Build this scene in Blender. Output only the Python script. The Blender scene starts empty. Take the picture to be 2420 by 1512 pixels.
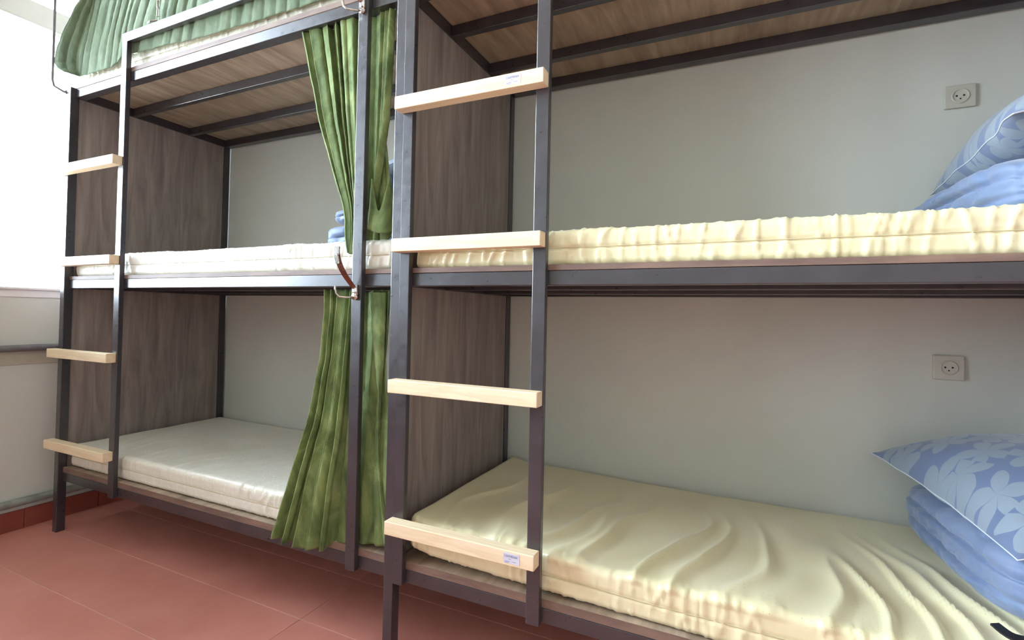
import bpy, bmesh, math, random
from mathutils import Vector, Matrix, noise
random.seed(7)
SC = bpy.context.scene
COL = SC.collection
PI = math.pi

# ------------------------------------------------------------------ camera
F_PX, YAW, PIT, ROL = 1167.41, 0.4241, 0.0150, 0.0207
CX, CY, CZ = 0.9799, -1.1994, 0.9867
SHX, SHY = 21.87, -29.08
def make_camera():
    cy, sy = math.cos(YAW), math.sin(YAW)
    f = Vector((-sy * math.cos(PIT), cy * math.cos(PIT), math.sin(PIT)))
    r0 = Vector((cy, sy, 0)); u0 = r0.cross(f)
    r = r0 * math.cos(ROL) + u0 * math.sin(ROL)
    u = r.cross(f)
    cam = bpy.data.cameras.new('camera'); o = bpy.data.objects.new('camera', cam)
    COL.objects.link(o)
    o.matrix_world = Matrix(((r.x, u.x, -f.x, CX), (r.y, u.y, -f.y, CY), (r.z, u.z, -f.z, CZ), (0, 0, 0, 1)))
    cam.sensor_fit = 'HORIZONTAL'; cam.sensor_width = 36
    cam.lens = F_PX * 36 / 2420
    cam.shift_x = -SHX / 2420; cam.shift_y = SHY / 2420
    cam.clip_start = 0.02
    SC.camera = o
make_camera()

# ------------------------------------------------------------------ world, light, exposure
WORLD_STRENGTH = 25.0
def make_world():
    w = bpy.data.worlds.new('world'); SC.world = w; w.use_nodes = True
    nt = w.node_tree; bg = nt.nodes['Background']
    tc = nt.nodes.new('ShaderNodeTexCoord'); sp = nt.nodes.new('ShaderNodeSeparateXYZ')
    mr = nt.nodes.new('ShaderNodeMapRange'); mx = nt.nodes.new('ShaderNodeMix'); mx.data_type = 'RGBA'
    nt.links.new(tc.outputs['Generated'], sp.inputs[0]); nt.links.new(sp.outputs['Z'], mr.inputs[0])
    mr.inputs[1].default_value = -0.25; mr.inputs[2].default_value = 0.05
    nt.links.new(mr.outputs[0], mx.inputs[0])
    mx.inputs[6].default_value = (0.45, 0.45, 0.42, 1); mx.inputs[7].default_value = (0.72, 0.865, 1.0, 1)
    nt.links.new(mx.outputs[2], bg.inputs[0]); bg.inputs[1].default_value = WORLD_STRENGTH
make_world()
def area(name, loc, rot, sx, sy, power, col, portal=False):
    l = bpy.data.lights.new(name, 'AREA'); l.shape = 'RECTANGLE'; l.size = sx; l.size_y = sy
    l.energy = power; l.color = col
    if portal: l.cycles.is_portal = True
    o = bpy.data.objects.new(name, l); COL.objects.link(o); o.location = loc; o.rotation_euler = rot
    return o
WX = -2.16
area('window_portal', (WX - 0.08, -1.05, 2.22), (0, -PI / 2, 0), 2.4, 3.7, 10, (1, 1, 1), True)
CEIL_FILL_POWER = 60
SC.view_settings.view_transform = 'Standard'; SC.view_settings.look = 'None'
SC.view_settings.gamma = 1; SC.view_settings.use_curve_mapping = False
SC.view_settings.exposure = 0.58
SC.cycles.use_denoising = True
SC.cycles.max_bounces = 12; SC.cycles.diffuse_bounces = 8; SC.cycles.sample_clamp_indirect = 8

# ------------------------------------------------------------------ materials
def rgb(r, g, b):
    f = lambda c: (c / 255 / 12.92) if c / 255 <= 0.04045 else ((c / 255 + 0.055) / 1.055) ** 2.4
    return (f(r), f(g), f(b), 1)
class NT:
    def __init__(s, name):
        s.m = bpy.data.materials.new(name); s.m.use_nodes = True; s.t = s.m.node_tree
        s.b = s.t.nodes['Principled BSDF']
    def n(s, typ, **kw):
        nd = s.t.nodes.new(typ)
        for k, v in kw.items(): setattr(nd, k, v)
        return nd
    def l(s, a, b): s.t.links.new(a, b)
    def val(s, **kw):
        for k, v in kw.items(): s.b.inputs[k.replace('_', ' ')].default_value = v
    def coord(s, scale=(1, 1, 1), out='Object', rot=(0, 0, 0)):
        tc = s.n('ShaderNodeTexCoord'); mp = s.n('ShaderNodeMapping')
        mp.inputs['Scale'].default_value = scale; mp.inputs['Rotation'].default_value = rot
        s.l(tc.outputs[out], mp.inputs[0]); return mp.outputs[0]
    def noise(s, vec, scale, detail=4, rough=.55, dist=0):
        nd = s.n('ShaderNodeTexNoise'); nd.inputs['Scale'].default_value = scale
        nd.inputs['Detail'].default_value = detail; nd.inputs['Roughness'].default_value = rough
        nd.inputs['Distortion'].default_value = dist
        s.l(vec, nd.inputs['Vector']); return nd.outputs[0]
    def ramp(s, fac, stops):
        r = s.n('ShaderNodeValToRGB'); e = r.color_ramp.elements
        e[0].position, e[0].color = stops[0]; e[1].position, e[1].color = stops[-1]
        for p, c in stops[1:-1]:
            x = e.new(p); x.color = c
        s.l(fac, r.inputs[0]); return r.outputs[0]
    def bump(s, h, strength, dist=0.01):
        b = s.n('ShaderNodeBump'); b.inputs['Strength'].default_value = strength
        b.inputs['Distance'].default_value = dist; s.l(h, b.inputs['Height'])
        s.l(b.outputs[0], s.b.inputs['Normal']); return b
    def math(s, op, a, b=None, c=None):
        m = s.n('ShaderNodeMath', operation=op)
        for i, v in enumerate((a, b, c)):
            if v is None: continue
            if isinstance(v, (int, float)): m.inputs[i].default_value = v
            else: s.l(v, m.inputs[i])
        return m.outputs[0]
def g(v, a=1): return (v, v, v, a)

def mat_metal():
    k = NT('powder_coated_steel'); v = k.coord()
    n1 = k.noise(v, 9, 5, .6); c = k.ramp(n1, [(.3, rgb(44, 41, 46)), (.7, rgb(58, 54, 60))]); k.l(c, k.b.inputs['Base Color'])
    k.val(Roughness=.34, Metallic=.0); k.b.inputs['Specular IOR Level'].default_value = .7; k.b.inputs['Coat Weight'].default_value = .4; k.b.inputs['Coat Roughness'].default_value = .16
    r = k.ramp(k.noise(v, 40, 4), [(.3, g(.27)), (.75, g(.42))]); k.l(r, k.b.inputs['Roughness'])
    k.bump(k.noise(k.coord((1, 1, 1)), 260, 2), .12, .002); return k.m
def mat_wood(name, c0, c1, c2, stretch, scale=6, rough=.5, bump=.05):
    k = NT(name); v = k.coord(stretch)
    n1 = k.noise(v, scale, 6, .62, .6)
    c = k.ramp(n1, [(.28, c0), (.5, c1), (.74, c2)]); k.l(c, k.b.inputs['Base Color'])
    k.val(Roughness=rough); k.bump(k.noise(v, scale * 4, 4), bump, .003); return k.m
def mat_pine():
    k = NT('pine_wood'); v = k.coord((1.2, 14, 14))
    n1 = k.noise(v, 5, 5, .6, .8)
    c = k.ramp(n1, [(.3, rgb(224, 200, 162)), (.52, rgb(236, 216, 182)), (.75, rgb(240, 224, 196))]); k.l(c, k.b.inputs['Base Color'])
    k.val(Roughness=.5); k.bump(k.noise(v, 20, 3), .04, .002); return k.m
def mat_plain(name, col, rough=.5, metal=0, spec=.5, nscale=30, var=.06, bump=0):
    k = NT(name); v = k.coord(); n = k.noise(v, nscale, 4)
    lo = tuple(c * (1 - var) for c in col[:3]) + (1,); hi = tuple(min(1, c * (1 + var)) for c in col[:3]) + (1,)
    k.l(k.ramp(n, [(.3, lo), (.7, hi)]), k.b.inputs['Base Color'])
    k.val(Roughness=rough, Metallic=metal); k.b.inputs['Specular IOR Level'].default_value = spec
    if bump: k.bump(k.noise(v, nscale * 4, 4), bump, .003)
    return k.m
def mat_wall():
    k = NT('wall_paint'); v = k.coord()
    n = k.noise(v, 1.6, 4); k.l(k.ramp(n, [(.3, rgb(204, 206, 198)), (.7, rgb(214, 215, 208))]), k.b.inputs['Base Color'])
    k.val(Roughness=.85); k.bump(k.noise(v, 90, 5), .1, .002); return k.m
def mat_mattress(name, base, hi, dots=True, dcol=rgb(252, 252, 250), dsc=62, dsz=.16):
    k = NT(name); v = k.coord()
    n = k.noise(v, 7, 4); c = k.ramp(n, [(.35, base), (.7, hi)])
    if dots:
        vo = k.n('ShaderNodeTexVoronoi'); vo.inputs['Scale'].default_value = dsc; vo.inputs['Randomness'].default_value = .35
        k.l(v, vo.inputs['Vector'])
        d = k.ramp(vo.outputs['Distance'], [(.0, g(1)), (dsz, g(1)), (dsz * 1.4, g(0))])
        mx = k.n('ShaderNodeMix', data_type='RGBA'); k.l(d, mx.inputs[0]); k.l(c, mx.inputs[6]); mx.inputs[7].default_value = dcol
        c2 = mx.outputs[2]; k.l(c2, k.b.inputs['Base Color'])
        k.bump(d, .25, .002)
    else: k.l(c, k.b.inputs['Base Color'])
    k.val(Roughness=.34); k.b.inputs['Sheen Weight'].default_value = .2
    return k.m
def mat_velvet(name, dark, mid, light, sheen=.4):
    k = NT(name); v = k.coord((1, 1, .5))
    n = k.noise(v, 14, 6, .6, .8); c = k.ramp(n, [(.3, dark), (.5, mid), (.72, light)])
    k.l(c, k.b.inputs['Base Color']); k.val(Roughness=.75)
    k.b.inputs['Sheen Weight'].default_value = sheen; k.b.inputs['Sheen Roughness'].default_value = .35
    k.b.inputs['Sheen Tint'].default_value = rgb(190, 220, 170)
    k.b.inputs['Specular IOR Level'].default_value = .2
    k.bump(k.noise(k.coord((1, 1, 6)), 60, 4), .25, .003); return k.m
def mat_floral(name, base, petal, scale=7.0):
    k = NT(name); v = k.coord()
    nz = k.n('ShaderNodeTexNoise'); nz.inputs['Scale'].default_value = 9; k.l(v, nz.inputs['Vector'])
    vs = k.n('ShaderNodeVectorMath', operation='MULTIPLY_ADD'); vs.inputs[1].default_value = (.025,) * 3
    k.l(nz.outputs['Color'], vs.inputs[0]); k.l(v, vs.inputs[2])
    mp = k.n('ShaderNodeVectorMath', operation='MULTIPLY'); mp.inputs[1].default_value = (1, 1, .25); k.l(vs.outputs[0], mp.inputs[0])
    vo = k.n('ShaderNodeTexVoronoi'); vo.voronoi_dimensions = '2D'; vo.inputs['Scale'].default_value = scale; vo.inputs['Randomness'].default_value = .8
    k.l(mp.outputs[0], vo.inputs['Vector'])
    sc = k.n('ShaderNodeVectorMath', operation='SCALE'); sc.inputs['Scale'].default_value = 1.0; k.l(mp.outputs[0], sc.inputs[0])
    sb = k.n('ShaderNodeVectorMath', operation='SUBTRACT'); k.l(sc.outputs[0], sb.inputs[0]); k.l(vo.outputs['Position'], sb.inputs[1])
    sp = k.n('ShaderNodeSeparateXYZ'); k.l(sb.outputs[0], sp.inputs[0])
    th = k.math('ARCTAN2', sp.outputs[1], sp.outputs[0])
    ln = k.math('SQRT', k.math('ADD', k.math('MULTIPLY', sp.outputs[0], sp.outputs[0]), k.math('MULTIPLY', sp.outputs[1], sp.outputs[1])))
    ws = k.n('ShaderNodeSeparateColor'); k.l(vo.outputs['Color'], ws.inputs[0])
    pet = k.math('ABSOLUTE', k.math('COSINE', k.math('MULTIPLY_ADD', th, 2.5, k.math('MULTIPLY', ws.outputs[0], 6))))
    lim = k.math('MULTIPLY', k.math('MULTIPLY_ADD', pet, .62, .38), .62 / scale)
    fl = k.math('LESS_THAN', ln, lim)
    vein = k.math('GREATER_THAN', pet, .06)
    fac = k.math('MULTIPLY', fl, vein)
    mx = k.n('ShaderNodeMix', data_type='RGBA'); k.l(fac, mx.inputs[0])
    c = k.ramp(k.noise(v, 5, 3), [(.3, base), (.7, tuple(min(1, x * 1.18) for x in base[:3]) + (1,))])
    k.l(c, mx.inputs[6]); mx.inputs[7].default_value = petal; k.l(mx.outputs[2], k.b.inputs['Base Color'])
    k.val(Roughness=.6); k.b.inputs['Sheen Weight'].default_value = .3
    k.bump(k.noise(v, 28, 4), .3, .004); return k.m
def mat_tile():
    k = NT('terracotta_tile'); v = k.coord(out='Object')
    oi = k.n('ShaderNodeObjectInfo')
    n = k.noise(v, 4, 5, .6); c = k.ramp(n, [(.3, rgb(198, 128, 116)), (.7, rgb(210, 142, 130))])
    hs = k.n('ShaderNodeHueSaturation'); k.l(c, hs.inputs['Color']); k.l(k.math('MULTIPLY_ADD', oi.outputs['Random'], .12, .94), hs.inputs['Value'])
    k.l(hs.outputs[0], k.b.inputs['Base Color']); k.val(Roughness=.38); k.bump(k.noise(v, 14, 3), .06, .003)
    return k.m
def mat_glass():
    m = bpy.data.materials.new('window_glass'); m.use_nodes = True; t = m.node_tree; t.nodes.clear()
    o = t.nodes.new('ShaderNodeOutputMaterial'); mx = t.nodes.new('ShaderNodeMixShader'); tr = t.nodes.new('ShaderNodeBsdfTransparent')
    gl = t.nodes.new('ShaderNodeBsdfGlossy'); gl.inputs['Roughness'].default_value = .02; fr = t.nodes.new('ShaderNodeFresnel')
    t.links.new(fr.outputs[0], mx.inputs[0]); t.links.new(tr.outputs[0], mx.inputs[1]); t.links.new(gl.outputs[0], mx.inputs[2]); t.links.new(mx.outputs[0], o.inputs[0])
    return m
def mat_emit(name, col, s):
    k = NT(name); k.b.inputs['Emission Color'].default_value = col; k.b.inputs['Emission Strength'].default_value = s; return k.m

M = dict(
    metal=mat_metal(),
    panel=mat_wood('walnut_laminate', rgb(108, 97, 96), rgb(138, 126, 122), rgb(166, 153, 146), (26, 9, .9), 2.4, .55),
    deck=mat_wood('deck_laminate', rgb(126, 110, 96), rgb(158, 140, 122), rgb(186, 168, 148), (7, .8, 7), 2.6, .6),
    edge=mat_wood('deck_edge', rgb(96, 76, 68), rgb(120, 98, 88), rgb(140, 116, 98), (1.5, 9, 9), 3, .6),
    pine=mat_pine(), wall=mat_wall(),
    ceil=mat_plain('ceiling_paint', rgb(225, 225, 218), .9),
    white=mat_plain('white_plastic', rgb(226, 224, 224), .4, nscale=4),
    tile=mat_tile(), skirt=mat_plain('skirting_tile', rgb(140, 70, 58), .4, nscale=6),
    grout=mat_plain('grout', rgb(214, 178, 164), .9),
    matA=mat_mattress('mattress_cover_white', rgb(226, 224, 208), rgb(236, 234, 222)),
    matB=mat_mattress('mattress_cover_cream', rgb(224, 216, 174), rgb(230, 222, 186), True, rgb(196, 180, 140), 75, .075),
    seam=mat_plain('seam_thread', rgb(196, 184, 148), .7),
    velvet=mat_velvet('green_velvet', rgb(70, 86, 50), rgb(102, 120, 72), rgb(144, 160, 106)),
    velvet_l=mat_velvet('pale_green_velvet', rgb(82, 98, 76), rgb(102, 118, 94), rgb(122, 136, 114), .3),
    floral=mat_floral('floral_cotton', rgb(96, 112, 142), rgb(132, 146, 160), 10),
    blue=mat_floral('blue_cotton', rgb(100, 118, 150), rgb(110, 127, 158), 5),
    piping=mat_plain('white_piping', rgb(205, 212, 218), .7),
    chrome=mat_plain('polished_metal', rgb(200, 196, 190), .16, 1, nscale=60),
    bronze=mat_plain('bronze_metal', rgb(150, 104, 92), .22, 1, nscale=60),
    pipe=mat_plain('grey_pipe_paint', rgb(112, 110, 114), .6, nscale=25, var=.2, bump=.3),
    conduit=mat_plain('dirty_grey_conduit', rgb(138, 142, 136), .8, nscale=16, var=.35, bump=.5),
    black=mat_plain('black_webbing', rgb(22, 22, 30), .5),
    hole=mat_plain('dark_hole', rgb(20, 20, 20), .8),
    sticker=mat_plain('sticker_paper', rgb(206, 208, 226), .5), ink=mat_plain('sticker_ink', rgb(110, 108, 136), .7),
    socket=mat_plain('socket_plastic', rgb(196, 194, 182), .45, nscale=4),
    glass=mat_glass(), fill=mat_emit('fill_light_glow', (1, .93, .84, 1), 1.5),
)

# ------------------------------------------------------------------ helpers
def link(o, parent=None):
    COL.objects.link(o)
    if parent is not None: o.parent = parent
    return o
def thing(name, label, cat, loc=(0, 0, 0), group=None):
    o = bpy.data.objects.new(name, None); o.empty_display_size = .1; COL.objects.link(o); o.location = loc
    o['label'] = label; o['category'] = cat
    if group: o['group'] = group
    return o
def tag(o, label, cat, group=None):
    o['label'] = label; o['category'] = cat
    if group: o['group'] = group
    return o
def from_bm(name, bm, mat, parent=None, smooth=False):
    me = bpy.data.meshes.new(name); bm.to_mesh(me); bm.free()
    for mm in (mat if isinstance(mat, (list, tuple)) else [mat]): me.materials.append(mm)
    if smooth:
        for p in me.polygons: p.use_smooth = True
    o = bpy.data.objects.new(name, me); link(o)
    if parent is not None:
        o.parent = parent; o.matrix_parent_inverse = Matrix.Translation(-parent_loc(parent))
    return o
def parent_loc(p):
    v = Vector((0, 0, 0))
    while p is not None:
        v += p.location; p = p.parent if p.type == 'EMPTY' or p.parent else None
    return v
def add_box(bm, x0, x1, y0, y1, z0, z1, bev=0.0):
    vs = [bm.verts.new(p) for p in ((x0, y0, z0), (x1, y0, z0), (x1, y1, z0), (x0, y1, z0), (x0, y0, z1), (x1, y0, z1), (x1, y1, z1), (x0, y1, z1))]
    fs = [bm.faces.new([vs[i] for i in f]) for f in ((0, 3, 2, 1), (4, 5, 6, 7), (0, 1, 5, 4), (1, 2, 6, 5), (2, 3, 7, 6), (3, 0, 4, 7))]
    if bev:
        es = list({e for f in fs for e in f.edges})
        bmesh.ops.bevel(bm, geom=es, offset=bev, segments=2, affect='EDGES', profile=.5)
def box(name, x0, x1, y0, y1, z0, z1, mat, parent=None, bev=0.0015):
    bm = bmesh.new(); cx, cy, cz = (x0 + x1) / 2, (y0 + y1) / 2, (z0 + z1) / 2
    add_box(bm, x0 - cx, x1 - cx, y0 - cy, y1 - cy, z0 - cz, z1 - cz, bev)
    me = bpy.data.meshes.new(name); bm.to_mesh(me); bm.free(); me.materials.append(mat)
    o = bpy.data.objects.new(name, me); link(o, parent)
    w = Vector((cx, cy, cz)); 
    if parent is not None: w -= parent_loc(parent)
    o.location = w; return o
def struct(o): o['kind'] = 'structure'; return o
def tube(bm, pts, r, seg=10, closed=False):
    pts = [Vector(p) for p in pts]; n = len(pts); rings = []
    prev = None
    for i, p in enumerate(pts):
        if closed: t = (pts[(i + 1) % n] - pts[i - 1]).normalized()
        else: t = (pts[min(i + 1, n - 1)] - pts[max(i - 1, 0)]).normalized()
        a = prev if prev is not None else (Vector((0, 0, 1)) if abs(t.z) < .9 else Vector((1, 0, 0)))
        b = t.cross(a).normalized(); a = b.cross(t).normalized(); prev = a
        rr = r(i / (n - 1)) if callable(r) else r
        rings.append([bm.verts.new(p + (a * math.cos(2 * PI * k / seg) + b * math.sin(2 * PI * k / seg)) * rr) for k in range(seg)])
    for i in range(n if closed else n - 1):
        A, B = rings[i], rings[(i + 1) % n]
        for k in range(seg): bm.faces.new((A[k], A[(k + 1) % seg], B[(k + 1) % seg], B[k]))
    if not closed:
        bm.faces.new(rings[0][::-1]); bm.faces.new(rings[-1])
def disc(bm, c, r, axis_y0, axis_y1, seg=24):
    """cylinder along Y"""
    a = [bm.verts.new((c[0] + r * math.cos(2 * PI * k / seg), axis_y0, c[1] + r * math.sin(2 * PI * k / seg))) for k in range(seg)]
    b = [bm.verts.new((v.co.x, axis_y1, v.co.z)) for v in a]
    bm.faces.new(a); bm.faces.new(b[::-1])
    for k in range(seg): bm.faces.new((a[k], b[k], b[(k + 1) % seg], a[(k + 1) % seg]))
def lerp(a, b, t): return a + (b - a) * t
def interp(pts, t):
    """pts: list of (t, v...) ; smooth piecewise"""
    if t <= pts[0][0]: return pts[0][1:]
    for a, b in zip(pts, pts[1:]):
        if t <= b[0]:
            s = (t - a[0]) / (b[0] - a[0])
            return tuple(lerp(x, y, s) for x, y in zip(a[1:], b[1:]))
    return pts[-1][1:]
def N(x, y=0., z=0.): return noise.noise(Vector((x, y, z)))

# ------------------------------------------------------------------ room shell
FZ = -0.08; CEIL = 3.55; WY = 0.852; FY = -3.3; RX = 4.3
struct(box('wall_back', WX - .2, RX + .2, WY, WY + .15, FZ - .1, CEIL + .1, M['wall'], bev=0))
struct(box('wall_front', WX - .2, RX + .2, FY - .15, FY, FZ - .1, CEIL + .1, M['wall'], bev=0))
struct(box('wall_right', RX, RX + .15, FY, WY, FZ - .1, CEIL + .1, M['wall'], bev=0))
struct(box('ceiling', WX - .2, RX + .2, FY - .15, WY + .15, CEIL, CEIL + .15, M['ceil'], bev=0))
WZ0, WZ1, WYA, WYB = 1.022, 3.42, -2.9, 0.8
bm = bmesh.new()
add_box(bm, WX - .2, WX, FY, WY, FZ - .1, WZ0); add_box(bm, WX - .2, WX, FY, WY, WZ1, CEIL)
add_box(bm, WX - .2, WX, FY, WYA, WZ0, WZ1); add_box(bm, WX - .2, WX, WYB, WY, WZ0, WZ1)
struct(from_bm('wall_left', bm, M['wall']))
# floor: base slab (grout) with tiles as pieces
fl = struct(box('floor', WX - .2, RX + .2, FY - .15, WY + .15, FZ - .12, FZ - .0015, M['grout'], bev=0))
TW, TL = 0.281, 1.75
base_bm = bmesh.new(); add_box(base_bm, -TL / 2 + .0015, TL / 2 - .0015, -TW / 2 + .0015, TW / 2 - .0015, -.0015, 0, .0005)
tile_me = bpy.data.meshes.new('floor_tile'); base_bm.to_mesh(tile_me); base_bm.free(); tile_me.materials.append(M['tile'])
fl_loc = parent_loc(fl)
yrow = 0.068 - 12 * TW
ri = 0
while yrow < WY:
    off = 0.0
    x = -0.405 - 2 * TL + off - (TL if off else 0)
    while x < RX:
        cx0, cx1 = max(x, WX), min(x + TL, RX)
        y0, y1 = max(yrow, FY), min(yrow + TW, WY)
        if cx1 - cx0 > .02 and y1 - y0 > .02:
            if cx1 - cx0 > TL - 1e-6 and y1 - y0 > TW - 1e-6:
                o = bpy.data.objects.new('floor_tile', tile_me)
                o.location = Vector(((cx0 + cx1) / 2, (y0 + y1) / 2, FZ)) - fl_loc; link(o, fl)
            else:
                box('floor_tile', cx0 + .0015, cx1 - .0015, y0 + .0015, y1 - .0015, FZ - .0015, FZ, M['tile'], fl, .0005)
        x += TL
    yrow += TW; ri += 1
# skirting of red tiles on the left wall
sk = struct(box('baseboard_left', WX, WX + .004, FY, WY, FZ, FZ + .09, M['grout'], bev=0))
y = 0.0 - 11 * .3
while y < WY - .02:
    box('skirting_tile', WX + .002, WX + .012, max(y, FY) + .0012, min(y + .3, WY) - .0012, FZ, FZ + .092, M['skirt'], sk, .002); y += .3
struct(box('pipe_shade_strip_1', WX, WX + .005, FY, WY, .703, .766, mat_plain('pipe_shade_tone', rgb(186, 180, 166), .8), bev=.001))  # thin strip whose tone stands in for the shade below the pipe
# pipes along the left wall
def wall_pipe(name, x, z, r, mat, label, cat):
    bm = bmesh.new(); pts = []
    for i in range(90):
        y = lerp(FY + .02, WY - .02, i / 89)
        pts.append((x + .002 * N(y * 7, 3), y, z + .003 * N(y * 5, 9)))
    tube(bm, pts, lambda t: r * (1 + .12 * N(t * 90, 5)), 12)
    o = from_bm(name, bm, mat, smooth=True); tag(o, label, cat); return o
wall_pipe('heating_pipe', WX + .022, .782, .0155, M['pipe'], 'dark grey painted pipe running along the wall below the window', 'pipe')
wall_pipe('cable_conduit', WX + .02, .052, .0185, M['conduit'], 'dirty pale grey conduit lying just above the red skirting', 'conduit')

# window in the left wall
win = struct(bpy.data.objects.new('window_1', None)); COL.objects.link(win)
def wbox(n, x0, x1, y0, y1, z0, z1, m=None, bev=.003): return box(n, x0, x1, y0, y1, z0, z1, m or M['white'], win, bev)
XA, XB = WX - .07, WX + .004
wbox('window_frame', XA, XB, WYA, WYB, WZ0, WZ0 + .046)
wbox('window_frame', XA, XB, WYA, WYB, WZ1 - .046, WZ1)
wbox('window_frame', XA, XB, WYA, WYA + .046, WZ0 + .046, WZ1 - .046)
wbox('window_frame', XA, XB, WYB - .046, WYB, WZ0 + .046, WZ1 - .046)
wbox('window_ledge', WX - .01, WX + .012, WYA, WYB, WZ0 + .036, WZ0 + .048)
wbox('transom', XA + .005, XB, WYA + .046, WYB - .046, 2.345, 2.45)
wbox('transom_bead', XB - .004, XB + .006, WYA + .046, WYB - .046, 2.34, 2.348)
ys = [WYA + .046, -2.0, -1.1, .25, WYB - .046]
for y in ys[1:-1]:
    wbox('mullion', XA + .005, XB - .004, y - .03, y + .03, WZ0 + .048, 2.345); wbox('mullion', XA + .005, XB - .004, y - .03, y + .03, 2.45, WZ1 - .046)
for a, b in zip(ys, ys[1:]):
    for z0, z1 in ((WZ0 + .048, 2.345), (2.45, WZ1 - .046)):
        wbox('window_pane', WX - .045, WX - .041, a + .03, b - .03, z0, z1, M['glass'], 0)

# ceiling lamp behind the camera, unseen and added to brighten the room
for lx in (0.6, 2.9):
    t = thing('ceiling_fill_light', 'added, unseen square ceiling lamp panel above the %s' % ('walkway nearest the window' if lx < 1 else 'far end of the room'), 'fill', (lx, -1.9, CEIL), 'added ceiling fill panels')
    box('fill_light_frame', lx - .32, lx + .32, -2.22, -1.58, CEIL - .04, CEIL, M['white'], t, .004)
    box('fill_light_face', lx - .29, lx + .29, -2.19, -1.61, CEIL - .045, CEIL - .038, M['fill'], t, 0)

# ------------------------------------------------------------------ bunk beds
YF, YR0 = .058, .0385           # beam front plane, ladder-rail front plane
YP1 = .0735
LEVELS = [(.157, .197, .222), (1.0695, 1.1095, 1.1265), (1.984, 2.024, 2.045)]   # beam bottom, beam top, board top
ZR = [.3187, .7440, 1.1707, 1.6050]
def add_text_sticker(rung, x0, z0, w, h, y):
    bm = bmesh.new(); add_box(bm, 0, w, -.0004, 0, 0, h)
    cu = bpy.data.curves.new('t', 'FONT'); cu.body = 'LSIAMENIX'; cu.size = .0125
    to = bpy.data.objects.new('t', cu); COL.objects.link(to); bpy.context.view_layer.update()
    dg = bpy.context.evaluated_depsgraph_get(); me = bpy.data.meshes.new_from_object(to.evaluated_get(dg))
    tb = bmesh.new(); tb.from_mesh(me)
    xs = [v.co.x for v in tb.verts]; s = (w * .82) / (max(xs) - min(xs))
    nv = {}
    for v in tb.verts: nv[v] = bm.verts.new((w * .08 + (v.co.x - min(xs)) * s, -.0007, h * .60 + v.co.y * s * 1.15))
    for f in tb.faces:
        try: bm.faces.new([nv[v] for v in f.verts]).material_index = 1
        except ValueError: pass
    tb.free(); bpy.data.objects.remove(to)
    for a, b, zz in ((.1, .42, .18), (.1, .36, .07), (.55, .8, .2), (.34, .5, .42)):
        vs = [bm.verts.new(p) for p in ((w * a, -.0006, h * zz), (w * b, -.0006, h * zz), (w * b, -.0006, h * (zz + .035)), (w * a, -.0006, h * (zz + .035)))]
        bm.faces.new(vs).material_index = 1
    me = bpy.data.meshes.new('sticker'); bm.to_mesh(me); bm.free(); me.materials.append(M['sticker']); me.materials.append(M['ink'])
    o = bpy.data.objects.new('sticker', me); link(o, rung)
    o.location = Vector((x0, y, z0)) - parent_loc(rung); o['label'] = 'small pale printed price sticker'
def bunk(x0, x1, label, ladder, rung_x, first_post, cap=2.03, guard_x=None, stickers=()):
    """x0 = left face of left corner posts, x1 = left face of right corner posts"""
    W = .0345
    t = thing('bunk_bed', label, 'bunk bed', ((x0 + x1) / 2, .45, FZ), 'steel triple bunk beds against the back wall')
    m = M['metal']
    posts = [x0, x1] if first_post else [x1]
    posts = [x0] + ([x1] if first_post == 2 else [])
    for px in posts:
        box('post', px, px + W, YR0, YP1, FZ, cap, m, t, .002)
        box('post', px, px + W, .803, .84, FZ, cap, m, t, .002)
    xi, xo = x0 + W, x1
    for li, (b0, b1, bt) in enumerate(LEVELS):
        if ladder:
            segs = [(xi + (.038 if x0 > -1 else 0), xo)]
        box('front_beam', xi + (.0 if x0 < -1 else .0), xo, YF, YF + .04, b0, b1, m, t, .002)
        box('back_beam', xi, xo, .80, .84, b0, b1, m, t, .002)
        for px in posts:
            box('side_beam', px, px + W, YP1, .803, b0, b1 if li < 2 and px > -1 else bt, m, t, .002)
        for yb in (.297, .585):
            box('cross_bar', xi, xo, yb, yb + .026, b0, b1 - .001, m, t, .002)
        box('deck_board', xi + .001, xo - .001, YF + .001, .838, b1 + .001, bt, M['deck'], t, .001)
        o = box('board_edge', xi + .001, xo - .001, YF - .0005, YF + .001, b1 + .0015, bt - .0005, M['edge'], t, 0)
    for (a, b) in ((LEVELS[0][1], LEVELS[1][0]), (LEVELS[1][1], LEVELS[2][0])):
        for px in posts:
            box('end_panel', px + .008, px + W - .006, YP1, .803, a, b, M['panel'], t, .001)
    # ladder rails, rungs
    for (a, b, top) in ladder:
        box('ladder_rail', a, b, YR0, YR0 + .0193, .155, top, m, t, .002)
    for i, z in enumerate(ZR):
        r = box('ladder_rung', rung_x[0], rung_x[1], .0, .0384, z, z + .04, M['pine'], t, .0022)
        if i in stickers:
            add_text_sticker(r, rung_x[1] - (.113 if i == 3 else .088), z + (.008 if i == 3 else .007), .047, .027, -.0002)
    if guard_x: box('guard_rail', guard_x[0], guard_x[1], YR0, YR0 + .0193, guard_x[2], guard_x[2] + .04, m, t, .002)
    return t
GZ = 2.152
A = bunk(-1.9875, -.0285, 'dark steel bunk bed on the left beside the window, green curtains on its post',
         [(-1.5415, -1.5008, GZ), (-.1866, -.1466, 2.75)], (-1.9993, -1.5062), 1, guard_x=(-1.5415, -.1866, GZ))
B = bunk(-.0285, 1.935, 'dark steel bunk bed on the right with power sockets behind it, pale stickered ladder rungs',
         [(.0035, .0408, 2.75), (.4518, .4909, 2.75)], (0.0, .4889), 2, cap=2.75, stickers=(0, 3))

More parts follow.
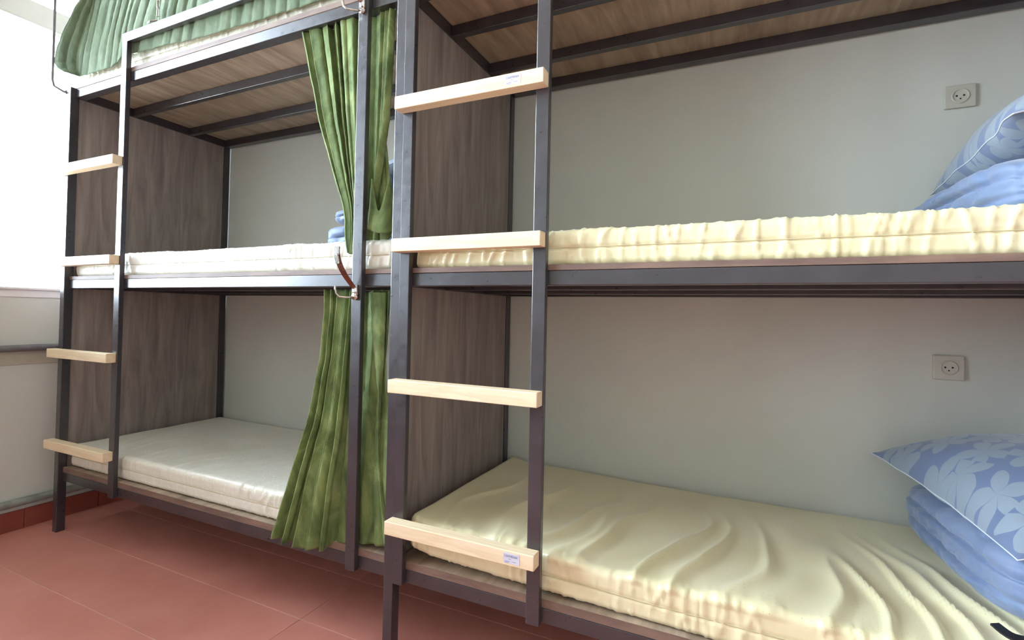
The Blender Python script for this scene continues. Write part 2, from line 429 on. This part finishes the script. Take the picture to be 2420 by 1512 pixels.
# coat hooks on the middle post
def coat_hook(zb, parent):
    cx = -.1665
    o = from_bm('coat_hook', hook_base(cx, zb), M['chrome'], parent, True)
    o['label'] = 'chrome coat hook with a long curved arm'
    # long arm
    bm = bmesh.new()
    P = [(cx - .002, .028, zb + .012), (cx - .010, .018, zb + .030), (cx - .022, .004, zb + .058), (cx - .033, -.006, zb + .09), (cx - .038, -.010, zb + .118), (cx - .038, -.010, zb + .140)]
    strap(bm, P, .0105, .0035)
    o1 = from_bm('hook_arm', bm, M['bronze'], o, False); fixp(o1, o)
    bm = bmesh.new()
    P2 = [Vector(P[3]) + Vector((-.001, -.003, -.004)), Vector(P[4]) + Vector((-.0005, -.0035, -.006)), Vector(P[4]) + Vector((0, -.0035, 0)), Vector(P[5]) + Vector((0, -.0035, .001))]
    strap(bm, P2, .0112, .0024)
    for i in range(12):
        for j in (-1, 0, 1):
            q = interp([(0,) + tuple(P2[0]), (.45,) + tuple(P2[1]), (.6,) + tuple(P2[2]), (1,) + tuple(P2[3])], (i + .5) / 12)
            add_box(bm, q[0] + j * .006 - .0014, q[0] + j * .006 + .0014, q[1] - .0036, q[1] - .001, q[2] - .0014, q[2] + .0014)
    o2 = from_bm('hook_grip', bm, M['chrome'], o, False); fixp(o2, o)
    bm = bmesh.new()
    tube(bm, [(cx - .006, .03, zb - .018), (cx - .022, .016, zb - .020), (cx - .040, .006, zb - .018), (cx - .050, .002, zb - .008), (cx - .053, .001, zb + .006), (cx - .053, .001, zb + .016)], .0036, 10)
    tube(bm, [(cx + .012, .032, zb - .014), (cx + .016, .024, zb - .006), (cx + .017, .020, zb + .010)], .0036, 8)
    o3 = from_bm('small_prong', bm, M['chrome'], o, True); fixp(o3, o)
    return o
def fixp(ch, par):
    ch.matrix_parent_inverse = Matrix.Translation(-TR) 
TR = Vector((0, 0, 0))
def hook_base(cx, zb):
    bm = bmesh.new()
    add_box(bm, cx - .009, cx + .009, .030, .0385, zb - .012, zb + .022, .002)
    disc(bm, (cx, zb - .016), .0115, .029, .0385)
    disc(bm, (cx, zb - .016), .004, .0275, .030, 12)
    for i in range(5):
        for j in range(4): add_box(bm, cx - .006 + j * .004 - .001, cx - .006 + j * .004 + .001, .0288, .031, zb - .002 + i * .0045, zb + .0003 + i * .0045)
    return bm
def strap(bm, P, hw, th):
    P = [Vector(p) for p in P]; n = len(P); prev = None
    # smooth
    Q = []
    for i in range(n - 1):
        p0, p1, p2, p3 = P[max(i - 1, 0)], P[i], P[i + 1], P[min(i + 2, n - 1)]
        for s in range(5):
            t = s / 5
            Q.append(.5 * ((2 * p1) + (-p0 + p2) * t + (2 * p0 - 5 * p1 + 4 * p2 - p3) * t * t + (-p0 + 3 * p1 - 3 * p2 + p3) * t ** 3))
    Q.append(P[-1]); rings = []
    for i, q in enumerate(Q):
        t = (Q[min(i + 1, len(Q) - 1)] - Q[max(i - 1, 0)]).normalized()
        sd = Vector((1, 0, 0)); sd = (sd - t * sd.dot(t)).normalized(); nn = t.cross(sd).normalized()
        w = hw * (.75 + .25 * min(1, i / 8))
        rings.append([bm.verts.new(q + sd * a * w + nn * b * th / 2) for a, b in ((-1, -1), (1, -1), (1, 1), (-1, 1))])
    for a, b in zip(rings, rings[1:]):
        for k in range(4): bm.faces.new((a[k], a[(k + 1) % 4], b[(k + 1) % 4], b[k]))
    bm.faces.new(rings[0][::-1]); bm.faces.new(rings[-1])
# children share world-space coordinates; parents at identity offsets
_old = from_bm
def coat_hook_set(zb, parent):
    global TR
    TR = Vector((0, 0, 0))
    return coat_hook(zb, parent)
coat_hook_set(1.052, A); coat_hook_set(1.985, A)
# bracket rod on the window side of the left post
bm = bmesh.new()
tube(bm, [(-1.982, .055, 2.0), (-2.0, .03, 2.01), (-2.025, .005, 2.03), (-2.03, 0, 2.06), (-2.03, 0, 2.3), (-2.03, 0, 2.45), (-2.03, 0, 2.7)], .005, 10)
tube(bm, [(-1.9875, .055, 1.99), (-2.0, .05, 2.0), (-2.005, .045, 2.02)], .008, 10)
r = from_bm('curtain_bracket', bm, M['pipe'], A, True); r['label'] = 'thin grey metal bracket standing beside the curtain'
# chain over the guard rail
bm_l = bmesh.new()
def chain():
    t = thing('hanging_chain', 'bright steel chain hanging down onto the guard rail of the left bunk', 'chain', (-1.30, .048, GZ + .04))
    bm = bmesh.new(); L, Wd, r = .040, .0115, .0019
    pts = []
    for k in range(24):
        a = 2 * PI * k / 24; x = Wd / 2 * math.cos(a); z = (L / 2 - Wd / 2) * (1 if math.sin(a) > 0 else -1) + Wd / 2 * math.sin(a)
        pts.append((x, 0, z))
    tube(bm, pts, r, 6, True)
    me = bpy.data.meshes.new('chain_link'); bm.to_mesh(me); bm.free(); me.materials.append(M['chrome'])
    for p in me.polygons: p.use_smooth = True
    for i in range(44):
        o = bpy.data.objects.new('chain_link', me); link(o, t)
        o.location = (.0, 0, .014 + i * .0335); o.rotation_euler = (0, .05 * math.sin(i * 2), .5 + (PI / 2) * (i % 2))
        if o.location.z + t.location.z > CEIL - .03: break
    bm = bmesh.new()
    tube(bm, [(-1.345, .034, GZ + .042), (-1.325, .033, GZ + .046), (-1.30, .045, GZ + .05)], .003, 8)
    o = from_bm('chain_end', bm, M['chrome'], t, True)
chain()

# ------------------------------------------------------------------ mattresses
def mattress(name, x0, x1, zb, h, mat, label, liftf=None, seed=0, wr=1.0, topwr=0.0, y0=.075, y1=.826, group='foam mattresses on the bunk decks'):
    t = thing(name, label, 'mattress', ((x0 + x1) / 2, (y0 + y1) / 2, zb), group)
    MX = 330; r = .022
    prof = []   # (y, z, ny, nz, side) perimeter from front-bottom, up the front, across top, down the back, bottom
    def seg(p, q, n, nn):
        for i in range(n): prof.append((lerp(p[0], q[0], i / n), lerp(p[1], q[1], i / n)) + nn)
    def arc(c, a0, a1, n):
        for i in range(n):
            a = lerp(a0, a1, i / n); prof.append((c[0] + r * math.cos(a), c[1] + r * math.sin(a), math.cos(a), math.sin(a)))
    rb = .012
    seg((y0, rb), (y0, h - r), 14, (-1, 0)); arc((y0 + r, h - r), PI, PI / 2, 6)
    seg((y0 + r, h), (y1 - r, h), 44, (0, 1)); arc((y1 - r, h - r), PI / 2, 0, 3)
    seg((y1, h - r), (y1, 0), 3, (1, 0)); seg((y1, 0), (y0 + rb, 0), 4, (0, -1)); prof.append((y0 + rb, 0, -.3, -.95)); prof.append((y0 + rb * .3, rb * .3, -.7, -.7))
    bm = bmesh.new(); rings = []
    ARC = 14; cols = list(range(MX + 1))
    for i in cols:
        # x positions with rounded ends
        if i < ARC: a = PI / 2 * i / ARC; x = x0 + r * (1 - math.cos(a)); sh = r * (1 - math.sin(a))
        elif i > MX - ARC: a = PI / 2 * (MX - i) / ARC; x = x1 - r * (1 - math.cos(a)); sh = r * (1 - math.sin(a))
        else: x = lerp(x0 + r, x1 - r, (i - ARC) / (MX - 2 * ARC)); sh = 0
        ring = []
        lift = liftf(x) if liftf else 0
        for (y, z, ny, nz) in prof:
            yy, zz = y - ny * sh, z - nz * sh
            d = 0
            front = max(0, -ny); top = max(0, nz)
            if front > 0 or top > 0:
                lo = .5 + .5 * N(x * 2.1, seed * 3.3, 1)
                w = N(x * 34 + .8 * N(x * 5, zz * 9, seed), zz * 6 * (front > .5) + yy * 3.2, seed + .3)
                rg = max(0, 1 - abs(w) * 4.2) ** 2
                w2 = N(x * 55, zz * 9, seed + 7); rg2 = max(0, 1 - abs(w2) * 4) ** 2
                fade = front + top * math.exp(-(yy - y0) / .035) * .9
                d += wr * fade * (rg * .0055 * (.3 + lo) + rg2 * .0025 * lo)
                if z > 0 and front > .9: d -= wr * .003 * math.exp(-((z - h * .47) / .004) ** 2)
                if topwr and top > .3:
                    sx = x + .10 * math.sin((yy - .1) * 5 + x * 3) * .5 + .07 * N(x * 3, yy * 4, seed)
                    w3 = N(sx * 10.5, yy * 1.3, seed + 4); rg3 = max(0, 1 - abs(w3) * 3.0) ** 1.6
                    m = math.exp(-((yy - .26) / .26) ** 2) * min(1, max(0, (x - x0) / .3))
                    d += topwr * rg3 * m * .013 * (.35 + .65 * (.5 + .5 * N(x * 2, 4, seed)))
                if top > .5: d += .004 * N(x * 3, yy * 3, seed) + .0015 * N(x * 9, yy * 9, seed)
            ring.append(bm.verts.new((x, yy + ny * d, zb + zz + nz * d + lift)))
        rings.append(ring)
    n = len(prof)
    for a, b in zip(rings, rings[1:]):
        for k in range(n): bm.faces.new((a[k], a[(k + 1) % n], b[(k + 1) % n], b[k]))
    bm.faces.new(rings[0][::-1]); bm.faces.new(rings[-1])
    bmesh.ops.recalc_face_normals(bm, faces=bm.faces)
    from_bm('cover', bm, mat, t, True)
    bm = bmesh.new(); pts = []
    for i in range(200):
        x = lerp(x0 + .02, x1 - .02, i / 199)
        pts.append((x, y0 - .0008 + .001 * N(x * 20, 1), zb + h * .47 + (liftf(x) if liftf else 0) + .0015 * N(x * 6, seed)))
    tube(bm, pts, .0012, 5)
    from_bm('side_seam', bm, M['seam'], t, True)
    return t
def liftA(x): return .004 + .010 * max(0, min(1, (x + .5) / .4))
def liftB(x): return .022 * (1 - max(0, min(1, (x - .1) / .85))) ** 1.3 + .012 * math.exp(-((x - .04) / .05) ** 2)
mattress('mattress', -1.944, -.05, .2225, .099, M['matA'], 'white foam mattress on the lowest deck of the left bunk', liftA, 1, .7, .55, y0=.080)
mattress('mattress', -1.944, -.05, 1.1275, .098, M['matA'], 'white foam mattress on the middle deck of the left bunk', None, 2, .8)
mattress('mattress', -1.944, -.05, 2.0455, .098, M['matA'], 'foam mattress on the top deck under the draped curtain', None, 3, 1.0, y0=.088)
mattress('mattress', .034, 1.925, .2225, .1, M['matB'], 'cream foam mattress on the lowest deck of the right bunk, creased top', liftB, 4, 1.0, 2.3)
mattress('mattress', .034, 1.925, 1.1275, .096, M['matB'], 'cream foam mattress on the middle deck of the right bunk, gathered side', None, 5, 1.35)

# ------------------------------------------------------------------ curtains
def foldwave(u, k, seed):
    p = u * k + .55 * N(u * k * .45, seed)
    return 2 * abs(math.sin(PI * p)) ** .62 - 1 + .10 * math.sin(2 * PI * p * 2.3 + seed)
def curtain(name, curves, us, y0f, ampf, k, seed, mat, label, nu=220, nt=110, topz=None, zr=.0, heading=True, parent=None, group='green velvet curtains on the left bunk'):
    """curves: list of polylines [(t, x, z), ...] for successive u values"""
    bm = bmesh.new(); grid = []
    for j in range(nt + 1):
        t = j / nt; row = []
        cs = [interp(c, t) for c in curves]
        for i in range(nu + 1):
            u = i / nu
            x, z = interp([(uu,) + c for uu, c in zip(us, cs)], u)
            a = ampf(t, u); f = foldwave(u, k, seed + .12 * t * t)
            y = y0f(t, u) - a * f
            x += a * .5 * math.cos(2 * PI * (u * k) + seed + 1) * (1 if .02 < u < .98 else 0)
            y += .0035 * N(x * 14, z * 9, seed) * min(1, t * 4) + .0012 * N(x * 40, z * 60, seed)
            z += (.006 * f * (1 - t) ** 8 if heading else 0) + zr * N(u * 14, 2, seed) * t ** 6
            row.append(bm.verts.new((x, y, z)))
        grid.append(row)
    for a, b in zip(grid, grid[1:]):
        for i in range(nu): bm.faces.new((a[i], b[i], b[i + 1], a[i + 1]))
    o = from_bm(name, bm, mat, parent, True)
    sol = o.modifiers.new('thickness', 'SOLIDIFY'); sol.thickness = .0022; sol.offset = 0
    if parent is None: tag(o, label, 'curtain', group)
    return o
def poly(pts):
    """(x,z) list -> (t,x,z) by z-length"""
    zs = [p[1] for p in pts]; L = zs[0] - zs[-1]
    return [((zs[0] - p[1]) / L, p[0], p[1]) for p in pts]
# middle level curtain, pulled behind the post
Lm = poly([(-.478, 1.985), (-.462, 1.934), (-.420, 1.789), (-.373, 1.632), (-.330, 1.522), (-.289, 1.415), (-.262, 1.355), (-.248, 1.296), (-.246, 1.24), (-.234, 1.185)])
Mm = poly([(-.215, 1.985), (-.21, 1.8), (-.20, 1.6), (-.195, 1.4), (-.192, 1.25), (-.186, 1.165)])
Nm = poly([(-.145, 1.985), (-.147, 1.8), (-.150, 1.6), (-.152, 1.4), (-.155, 1.25), (-.160, 1.19)])
Rm = poly([(-.072, 1.985), (-.080, 1.829), (-.092, 1.663), (-.103, 1.553), (-.082, 1.424), (-.064, 1.34), (-.058, 1.245)])
c1 = curtain('curtain', [Lm, Mm, Nm, Rm], [0, .68, .76, 1],
        lambda t, u: (.092 - .012 * t) if u < .66 else .096, lambda t, u: (.022 - .009 * t) * (1 if u < .62 else (.2 if u < .78 else .5)), 9.5, 1.3, M['velvet'],
        'dark green velvet curtain gathered behind the middle post above the middle mattress', zr=.01)
def flap(name, L, Rr, yf, parent, seed, curl=.012, hem=False):
    """narrow strip of cloth between two edge polylines (x, z), bowed towards the room"""
    Lp, Rp = poly(L), poly(Rr); bm = bmesh.new(); gr = []
    for j in range(101):
        t = j / 100; a, b = interp(Lp, t), interp(Rp, t); row = []
        for i in range(19):
            u = i / 18
            y = yf(t) + curl * (2 * u - 1) ** 2 + .0022 * N(t * 26, u * 2, seed) + .0012 * N(t * 60, u * 5, seed)
            row.append(bm.verts.new((lerp(a[0], b[0], u) + .0015 * N(t * 9, seed), y, lerp(a[1], b[1], u))))
        gr.append(row)
    for a, b in zip(gr, gr[1:]):
        for i in range(18): bm.faces.new((a[i], b[i], b[i + 1], a[i + 1]))
    edge = [v.co.copy() for v in [r[0] for r in gr]]
    o = from_bm(name, bm, M['velvet'], parent, True); so = o.modifiers.new('thickness', 'SOLIDIFY'); so.thickness = .0025
    if hem:
        bm = bmesh.new(); tube(bm, edge, .0016, 6); from_bm('hem_edge', bm, M['velvet_l'], parent, True)
    return o
flap('leading_edge', [(-.094, 1.975), (-.103, 1.796), (-.117, 1.59), (-.139, 1.454), (-.152, 1.288)], [(-.072, 1.975), (-.073, 1.818), (-.085, 1.6), (-.108, 1.451), (-.137, 1.288)], lambda t: .066, c1, 3, .016)
# turned-up lower corner of that curtain
bm = bmesh.new(); g2 = []
for j in range(30):
    t = j / 29; row = []
    for i in range(41):
        a = lerp(-PI * .92, PI * .02, i / 40)
        zt = 1.37 + .05 * math.cos(a * 3.2 + 1.2) + .02 * N(a, 1); zb = 1.262 - .012 * math.cos(a) - .018 * (-math.sin(a))
        z = lerp(zt, zb, t); rr = lerp(.042, .052, t)
        row.append(bm.verts.new((-.109 + rr * math.cos(a) + .003 * N(a * 2, t * 3), .082 + rr * .55 * math.sin(a), z)))
    g2.append(row)
for a, b in zip(g2, g2[1:]):
    for i in range(40): bm.faces.new((a[i], b[i], b[i + 1], a[i + 1]))
o = from_bm('turned_up_corner', bm, M['velvet'], c1, True); s = o.modifiers.new('t', 'SOLIDIFY'); s.thickness = .003
# low curtain
Ll = poly([(-.357, 1.055), (-.347, .99), (-.348, .92), (-.350, .82), (-.362, .747), (-.388, .6), (-.427, .479), (-.463, .357), (-.497, .262), (-.518, .198)])
Cl = poly([(-.245, 1.055), (-.25, .9), (-.27, .6), (-.30, .4), (-.325, .19)])
Ml = poly([(-.19, 1.055), (-.19, .9), (-.19, .6), (-.19, .4), (-.192, .226)])
Nl = poly([(-.135, 1.055), (-.128, .92), (-.135, .6), (-.14, .4), (-.14, .236)])
Rl = poly([(-.068, 1.055), (-.068, .957), (-.070, .835), (-.057, .70), (-.044, .57), (-.033, .37), (-.022, .245)])
def yl(t, u):
    e = max(0, min(1, (.66 - u) / .2))
    return lerp(.092, .068, min(1, t * 1.4)) - .020 * e * max(0, (t - .45) / .55)
def al(t, u):
    base = lerp(.017, .034, t)
    return base * (1 if u < .58 else .15 if t > .4 else .5) * (.6 if u > .75 else 1)
c2 = curtain('curtain', [Ll, Cl, Ml, Nl, Rl], [0, .42, .68, .75, 1], yl, al, 8.5, 4.1, M['velvet'],
        'dark green velvet curtain hanging from below the middle deck down past the lowest mattress', zr=.008)
flap('leading_edge', [(-.133, 1.05), (-.121, .9), (-.104, .792), (-.090, .713), (-.089, .55), (-.076, .417), (-.056, .254)],
     [(-.071, 1.05), (-.070, .929), (-.072, .835), (-.078, .714), (-.078, .55), (-.062, .418), (-.026, .254)], lambda t: .060, c2, 6, .009, True)
# top curtain draped in front of the top mattress
Lt = [(0, -1.88, 2.72), (.45, -1.90, 2.43), (.575, -1.985, 2.33), (.75, -2.045, 2.235), (.88, -2.07, 2.16), (.95, -2.035, 2.125), (1, -1.97, 2.095)]
L2 = [(0, -1.82, 2.72), (.5, -1.86, 2.4), (1, -1.93, 2.083)]
C2 = [(0, -1.60, 2.72), (.5, -1.62, 2.4), (1, -1.68, 2.084)]
C3 = [(0, -1.5, 2.72), (.5, -1.5, 2.4), (1, -1.58, 2.115)]
R2 = [(0, -.9, 2.72), (.5, -.9, 2.4), (1, -.95, 2.083)]
R3 = [(0, -.2, 2.72), (.5, -.2, 2.4), (1, -.2, 2.072)]
curtain('curtain', [Lt, L2, C2, C3, R2, R3], [0, .1, .24, .32, .62, 1], lambda t, u: lerp(.098, .067, min(1, t * 1.3)) - (.05 * max(0, 1 - u / .075) * min(1, t * 2)), lambda t, u: lerp(.016, .0035, t) * (.5 + .5 * N(u * 9, 3)), 29, 2.2, M['velvet_l'],
        'pale green curtain draped along the top mattress behind the guard rail', nu=420, nt=90, zr=.006)
# curtain wires
for x0, x1, z in ((-1.94, -.04, 2.73),):
    bm = bmesh.new(); tube(bm, [(x0, .1, z), ((x0 + x1) / 2, .1, z - .004), (x1, .1, z)], .003, 8)
    o = from_bm('curtain_wire', bm, M['chrome'], A, True)

# ------------------------------------------------------------------ bedding
def pillow(name, c, th, mat, label, seed, parent=None, group=None, wrinkle=.004, low=.35):
    """c = corners back-left, front-left, front-right, back-right"""
    c = [Vector(p) for p in c]; nrm = (c[1] - c[0]).cross(c[3] - c[0]).normalized()
    if nrm.z < 0: nrm = -nrm
    cen = sum(c, Vector()) / 4
    t = thing(name, label, 'pillow', cen, group)
    n = 56; bm = bmesh.new(); V = {}
    def pt(u, v, s):
        a, b = (u + 1) / 2, (v + 1) / 2
        p = c[0].lerp(c[3], a).lerp(c[1].lerp(c[2], a), b)
        pinch = .07
        d = (p - cen)
        p = p - (c[3] - c[0]) * .5 * u * pinch * (1 - v * v) - (c[1] - c[0]) * .5 * v * pinch * (1 - u * u)
        bul = max(0, (1 - abs(u) ** 2.6) * (1 - abs(v) ** 2.6)) ** .62
        w = N(p.x * 9, p.y * 9, seed + s * 3); edge = (1 - bul)
        rg = max(0, 1 - abs(N(p.x * 7 + seed, p.y * 11, s)) * 4) ** 2
        return p + nrm * s * (bul * th / 2 * (1 if s > 0 else low)) + nrm * (wrinkle * (w * 1.6 - rg * 1.6 * edge) * bul ** .3 + wrinkle * 1.2 * N(p.x * 5, p.y * 14, seed) * edge)
    for s in (1, -1):
        for i in range(n + 1):
            for j in range(n + 1):
                u = math.sin(PI / 2 * lerp(-1, 1, i / n)); v = math.sin(PI / 2 * lerp(-1, 1, j / n))
                edge = i in (0, n) or j in (0, n)
                if edge and s == -1: V[(i, j, -1)] = V[(i, j, 1)]; continue
                V[(i, j, s)] = bm.verts.new(pt(u, v, s))
    for s in (1, -1):
        for i in range(n):
            for j in range(n):
                f = [V[(i, j, s)], V[(i + 1, j, s)], V[(i + 1, j + 1, s)], V[(i, j + 1, s)]]
                bm.faces.new(f if s < 0 else f[::-1])
    bmesh.ops.recalc_face_normals(bm, faces=bm.faces)
    edge = [V[(i, 0, 1)].co.copy() for i in range(n)] + [V[(n, j, 1)].co.copy() for j in range(n)] + [V[(i, n, 1)].co.copy() for i in range(n, 0, -1)] + [V[(0, j, 1)].co.copy() for j in range(n, 0, -1)]
    from_bm('pillowcase', bm, mat, t, True)
    bm = bmesh.new(); tube(bm, edge, .0016, 6, True); from_bm('piping', bm, M['piping'], t, True)
    return t
def duvet(name, c, z0, h, mat, label, seed, grooves=(.5,), group=None, rough=.006, slope=None, round_=4.5):
    """c: footprint corners back-left, front-left, front-right, back-right (x,y)"""
    cen = Vector((sum(p[0] for p in c) / 4, sum(p[1] for p in c) / 4, z0))
    t = thing(name, label, 'duvet', cen, group)
    bm = bmesh.new(); n = 46
    bmesh.ops.create_cube(bm, size=2)
    bmesh.ops.subdivide_edges(bm, edges=bm.edges[:], cuts=n - 1, use_grid_fill=True)
    for v in bm.verts:
        u, w, q = v.co
        p = round_; k = (abs(u) ** p + abs(w) ** p + (abs(q) ** 2.6)) ** (1 / p)
        mx = max(abs(u), abs(w), abs(q))
        L = (abs(u) ** p + abs(w) ** p + abs(q) ** p) ** (1 / p)
        u, w, q = u / L, w / L, q / L
        q01 = (q + 1) / 2; 
        # bulging folded side
        side = max(abs(u), abs(w)); side = side ** 6
        hh = h * (1 + (slope or 0) * u)
        a, b = (u + 1) / 2, (1 - w) / 2
        x = lerp(lerp(c[0][0], c[3][0], a), lerp(c[1][0], c[2][0], a), b)
        y = lerp(lerp(c[0][1], c[3][1], a), lerp(c[1][1], c[2][1], a), b)
        d = 0
        for gz in grooves:
            gg = gz + .04 * N(x * 3 + y * 3, seed)
            d -= .026 * math.exp(-((q01 - gg) / .045) ** 2) * side
        rg = max(0, 1 - abs(N(x * 10, y * 10, q01 * 3 + seed)) * 3.2) ** 2
        rg2 = max(0, 1 - abs(N(x * 22 + y * 22, q01 * 2, seed + 5)) * 3.2) ** 2
        d += rough * (1.4 * N(x * 7, y * 7, q01 * 3 + seed) - 1.2 * rg + .6 * N(x * 18, y * 18, q01 * 7 + seed)) - rough * .7 * rg2 * side
        dirv = Vector((x - cen.x, y - cen.y, 0)); 
        if dirv.length > 1e-6: dirv.normalize()
        z = z0 + q01 * hh + (1 - side) * d * (1 if q > 0 else 0)
        v.co = Vector((x, y, max(z0, z))) + dirv * d * side
    bmesh.ops.recalc_face_normals(bm, faces=bm.faces)
    from_bm('duvet_body', bm, mat, t, True)
    return t
gP, gD = 'pillows on the folded duvets', 'folded duvets on the mattresses'
duvet('folded_duvet', [(1.425, .79), (1.485, .17), (1.90, .2), (1.90, .8)], .336, .17, M['blue'],
      'folded blue duvet on the lowest mattress of the right bunk under a floral pillow', 3, (.36, .68), gD, .007)
pillow('pillow', [(1.372, .80, .552), (1.515, .20, .487), (1.91, .22, .56), (1.88, .80, .62)], .25, M['floral'],
       'blue floral pillow with white piping lying on the duvet, lowest right bed', 2, group=gP)
duvet('folded_duvet', [(1.435, .80), (1.49, .17), (1.90, .2), (1.90, .8)], 1.229, .142, M['blue'],
      'folded blue duvet on the middle mattress of the right bunk near the upper socket', 8, (.3, .62), gD, .008)
pillow('pillow', [(1.525, .80, 1.405), (1.50, .19, 1.440), (1.91, .22, 1.53), (1.88, .80, 1.53)], .22, M['floral'],
       'pale blue pillow with a pinched corner on the middle deck of the right bunk', 5, group=gP, wrinkle=.007, low=.85)
duvet('folded_duvet', [(-.60, .80), (-.588, .25), (-.12, .25), (-.12, .8)], 1.228, .105, M['blue'],
      'lower folded blue duvet on the middle mattress of the left bunk behind the curtain', 11, (.5,), gD, .006)
duvet('folded_duvet', [(-.55, .78), (-.555, .26), (-.14, .26), (-.14, .78)], 1.334, .062, M['blue'],
      'thin blue quilt stacked on the folded duvet, middle deck of the left bunk', 14, (.5,), gD, .005)
pillow('pillow', [(-.52, .74, 1.47), (-.50, .28, 1.475), (-.12, .30, 1.60), (-.12, .72, 1.62)], .15, M['floral'],
       'tilted blue pillow poking out behind the gathered curtain, left bunk', 15, group=gP, wrinkle=.007, low=.85)
# carry strap on the low duvet
bm = bmesh.new()
strap(bm, [(1.455, .135, .375), (1.475, .105, .37), (1.53, .10, .368), (1.60, .105, .37)], .012, .004)
o = from_bm('carry_strap', bm, M['black']); tag(o, 'black webbing strap lying at the front of the lowest blue duvet', 'strap')

# ------------------------------------------------------------------ wall sockets
def socket(x0, x1, z0, z1, label):
    cx, cz = (x0 + x1) / 2, (z0 + z1) / 2
    t = thing('wall_socket', label, 'socket', (cx, WY, cz), 'white wall sockets')
    box('cover_plate', x0, x1, WY - .011, WY, z0, z1, M['socket'], t, .003)
    bm = bmesh.new(); n = 32; rings = []
    for r, y in ((.024, WY - .0125), (.0225, WY - .0145), (.0205, WY - .0145), (.0195, WY - .009)):
        rings.append([bm.verts.new((cx + r * math.cos(2 * PI * k / n), y, cz + r * math.sin(2 * PI * k / n))) for k in range(n)])
    for a, b in zip(rings, rings[1:]):
        for k in range(n): bm.faces.new((a[k], a[(k + 1) % n], b[(k + 1) % n], b[k]))
    bm.faces.new(rings[-1])
    from_bm('socket_ring', bm, M['socket'], t, True)
    bm = bmesh.new(); disc(bm, (cx, cz), .0193, WY - .0112, WY - .009)
    from_bm('socket_insert', bm, M['socket'], t)
    for dx, dz, r in ((-.0095, .001, .0028), (.0095, .001, .0028), (0, -.009, .0022)):
        bm = bmesh.new(); disc(bm, (cx + dx, cz + dz), r, WY - .0122, WY - .011, 16); from_bm('pin_hole', bm, M['hole'], t)
socket(1.572, 1.654, 1.693, 1.768, 'upper white wall socket above the middle mattress')
socket(1.548, 1.630, .804, .884, 'lower white wall socket above the lowest mattress')
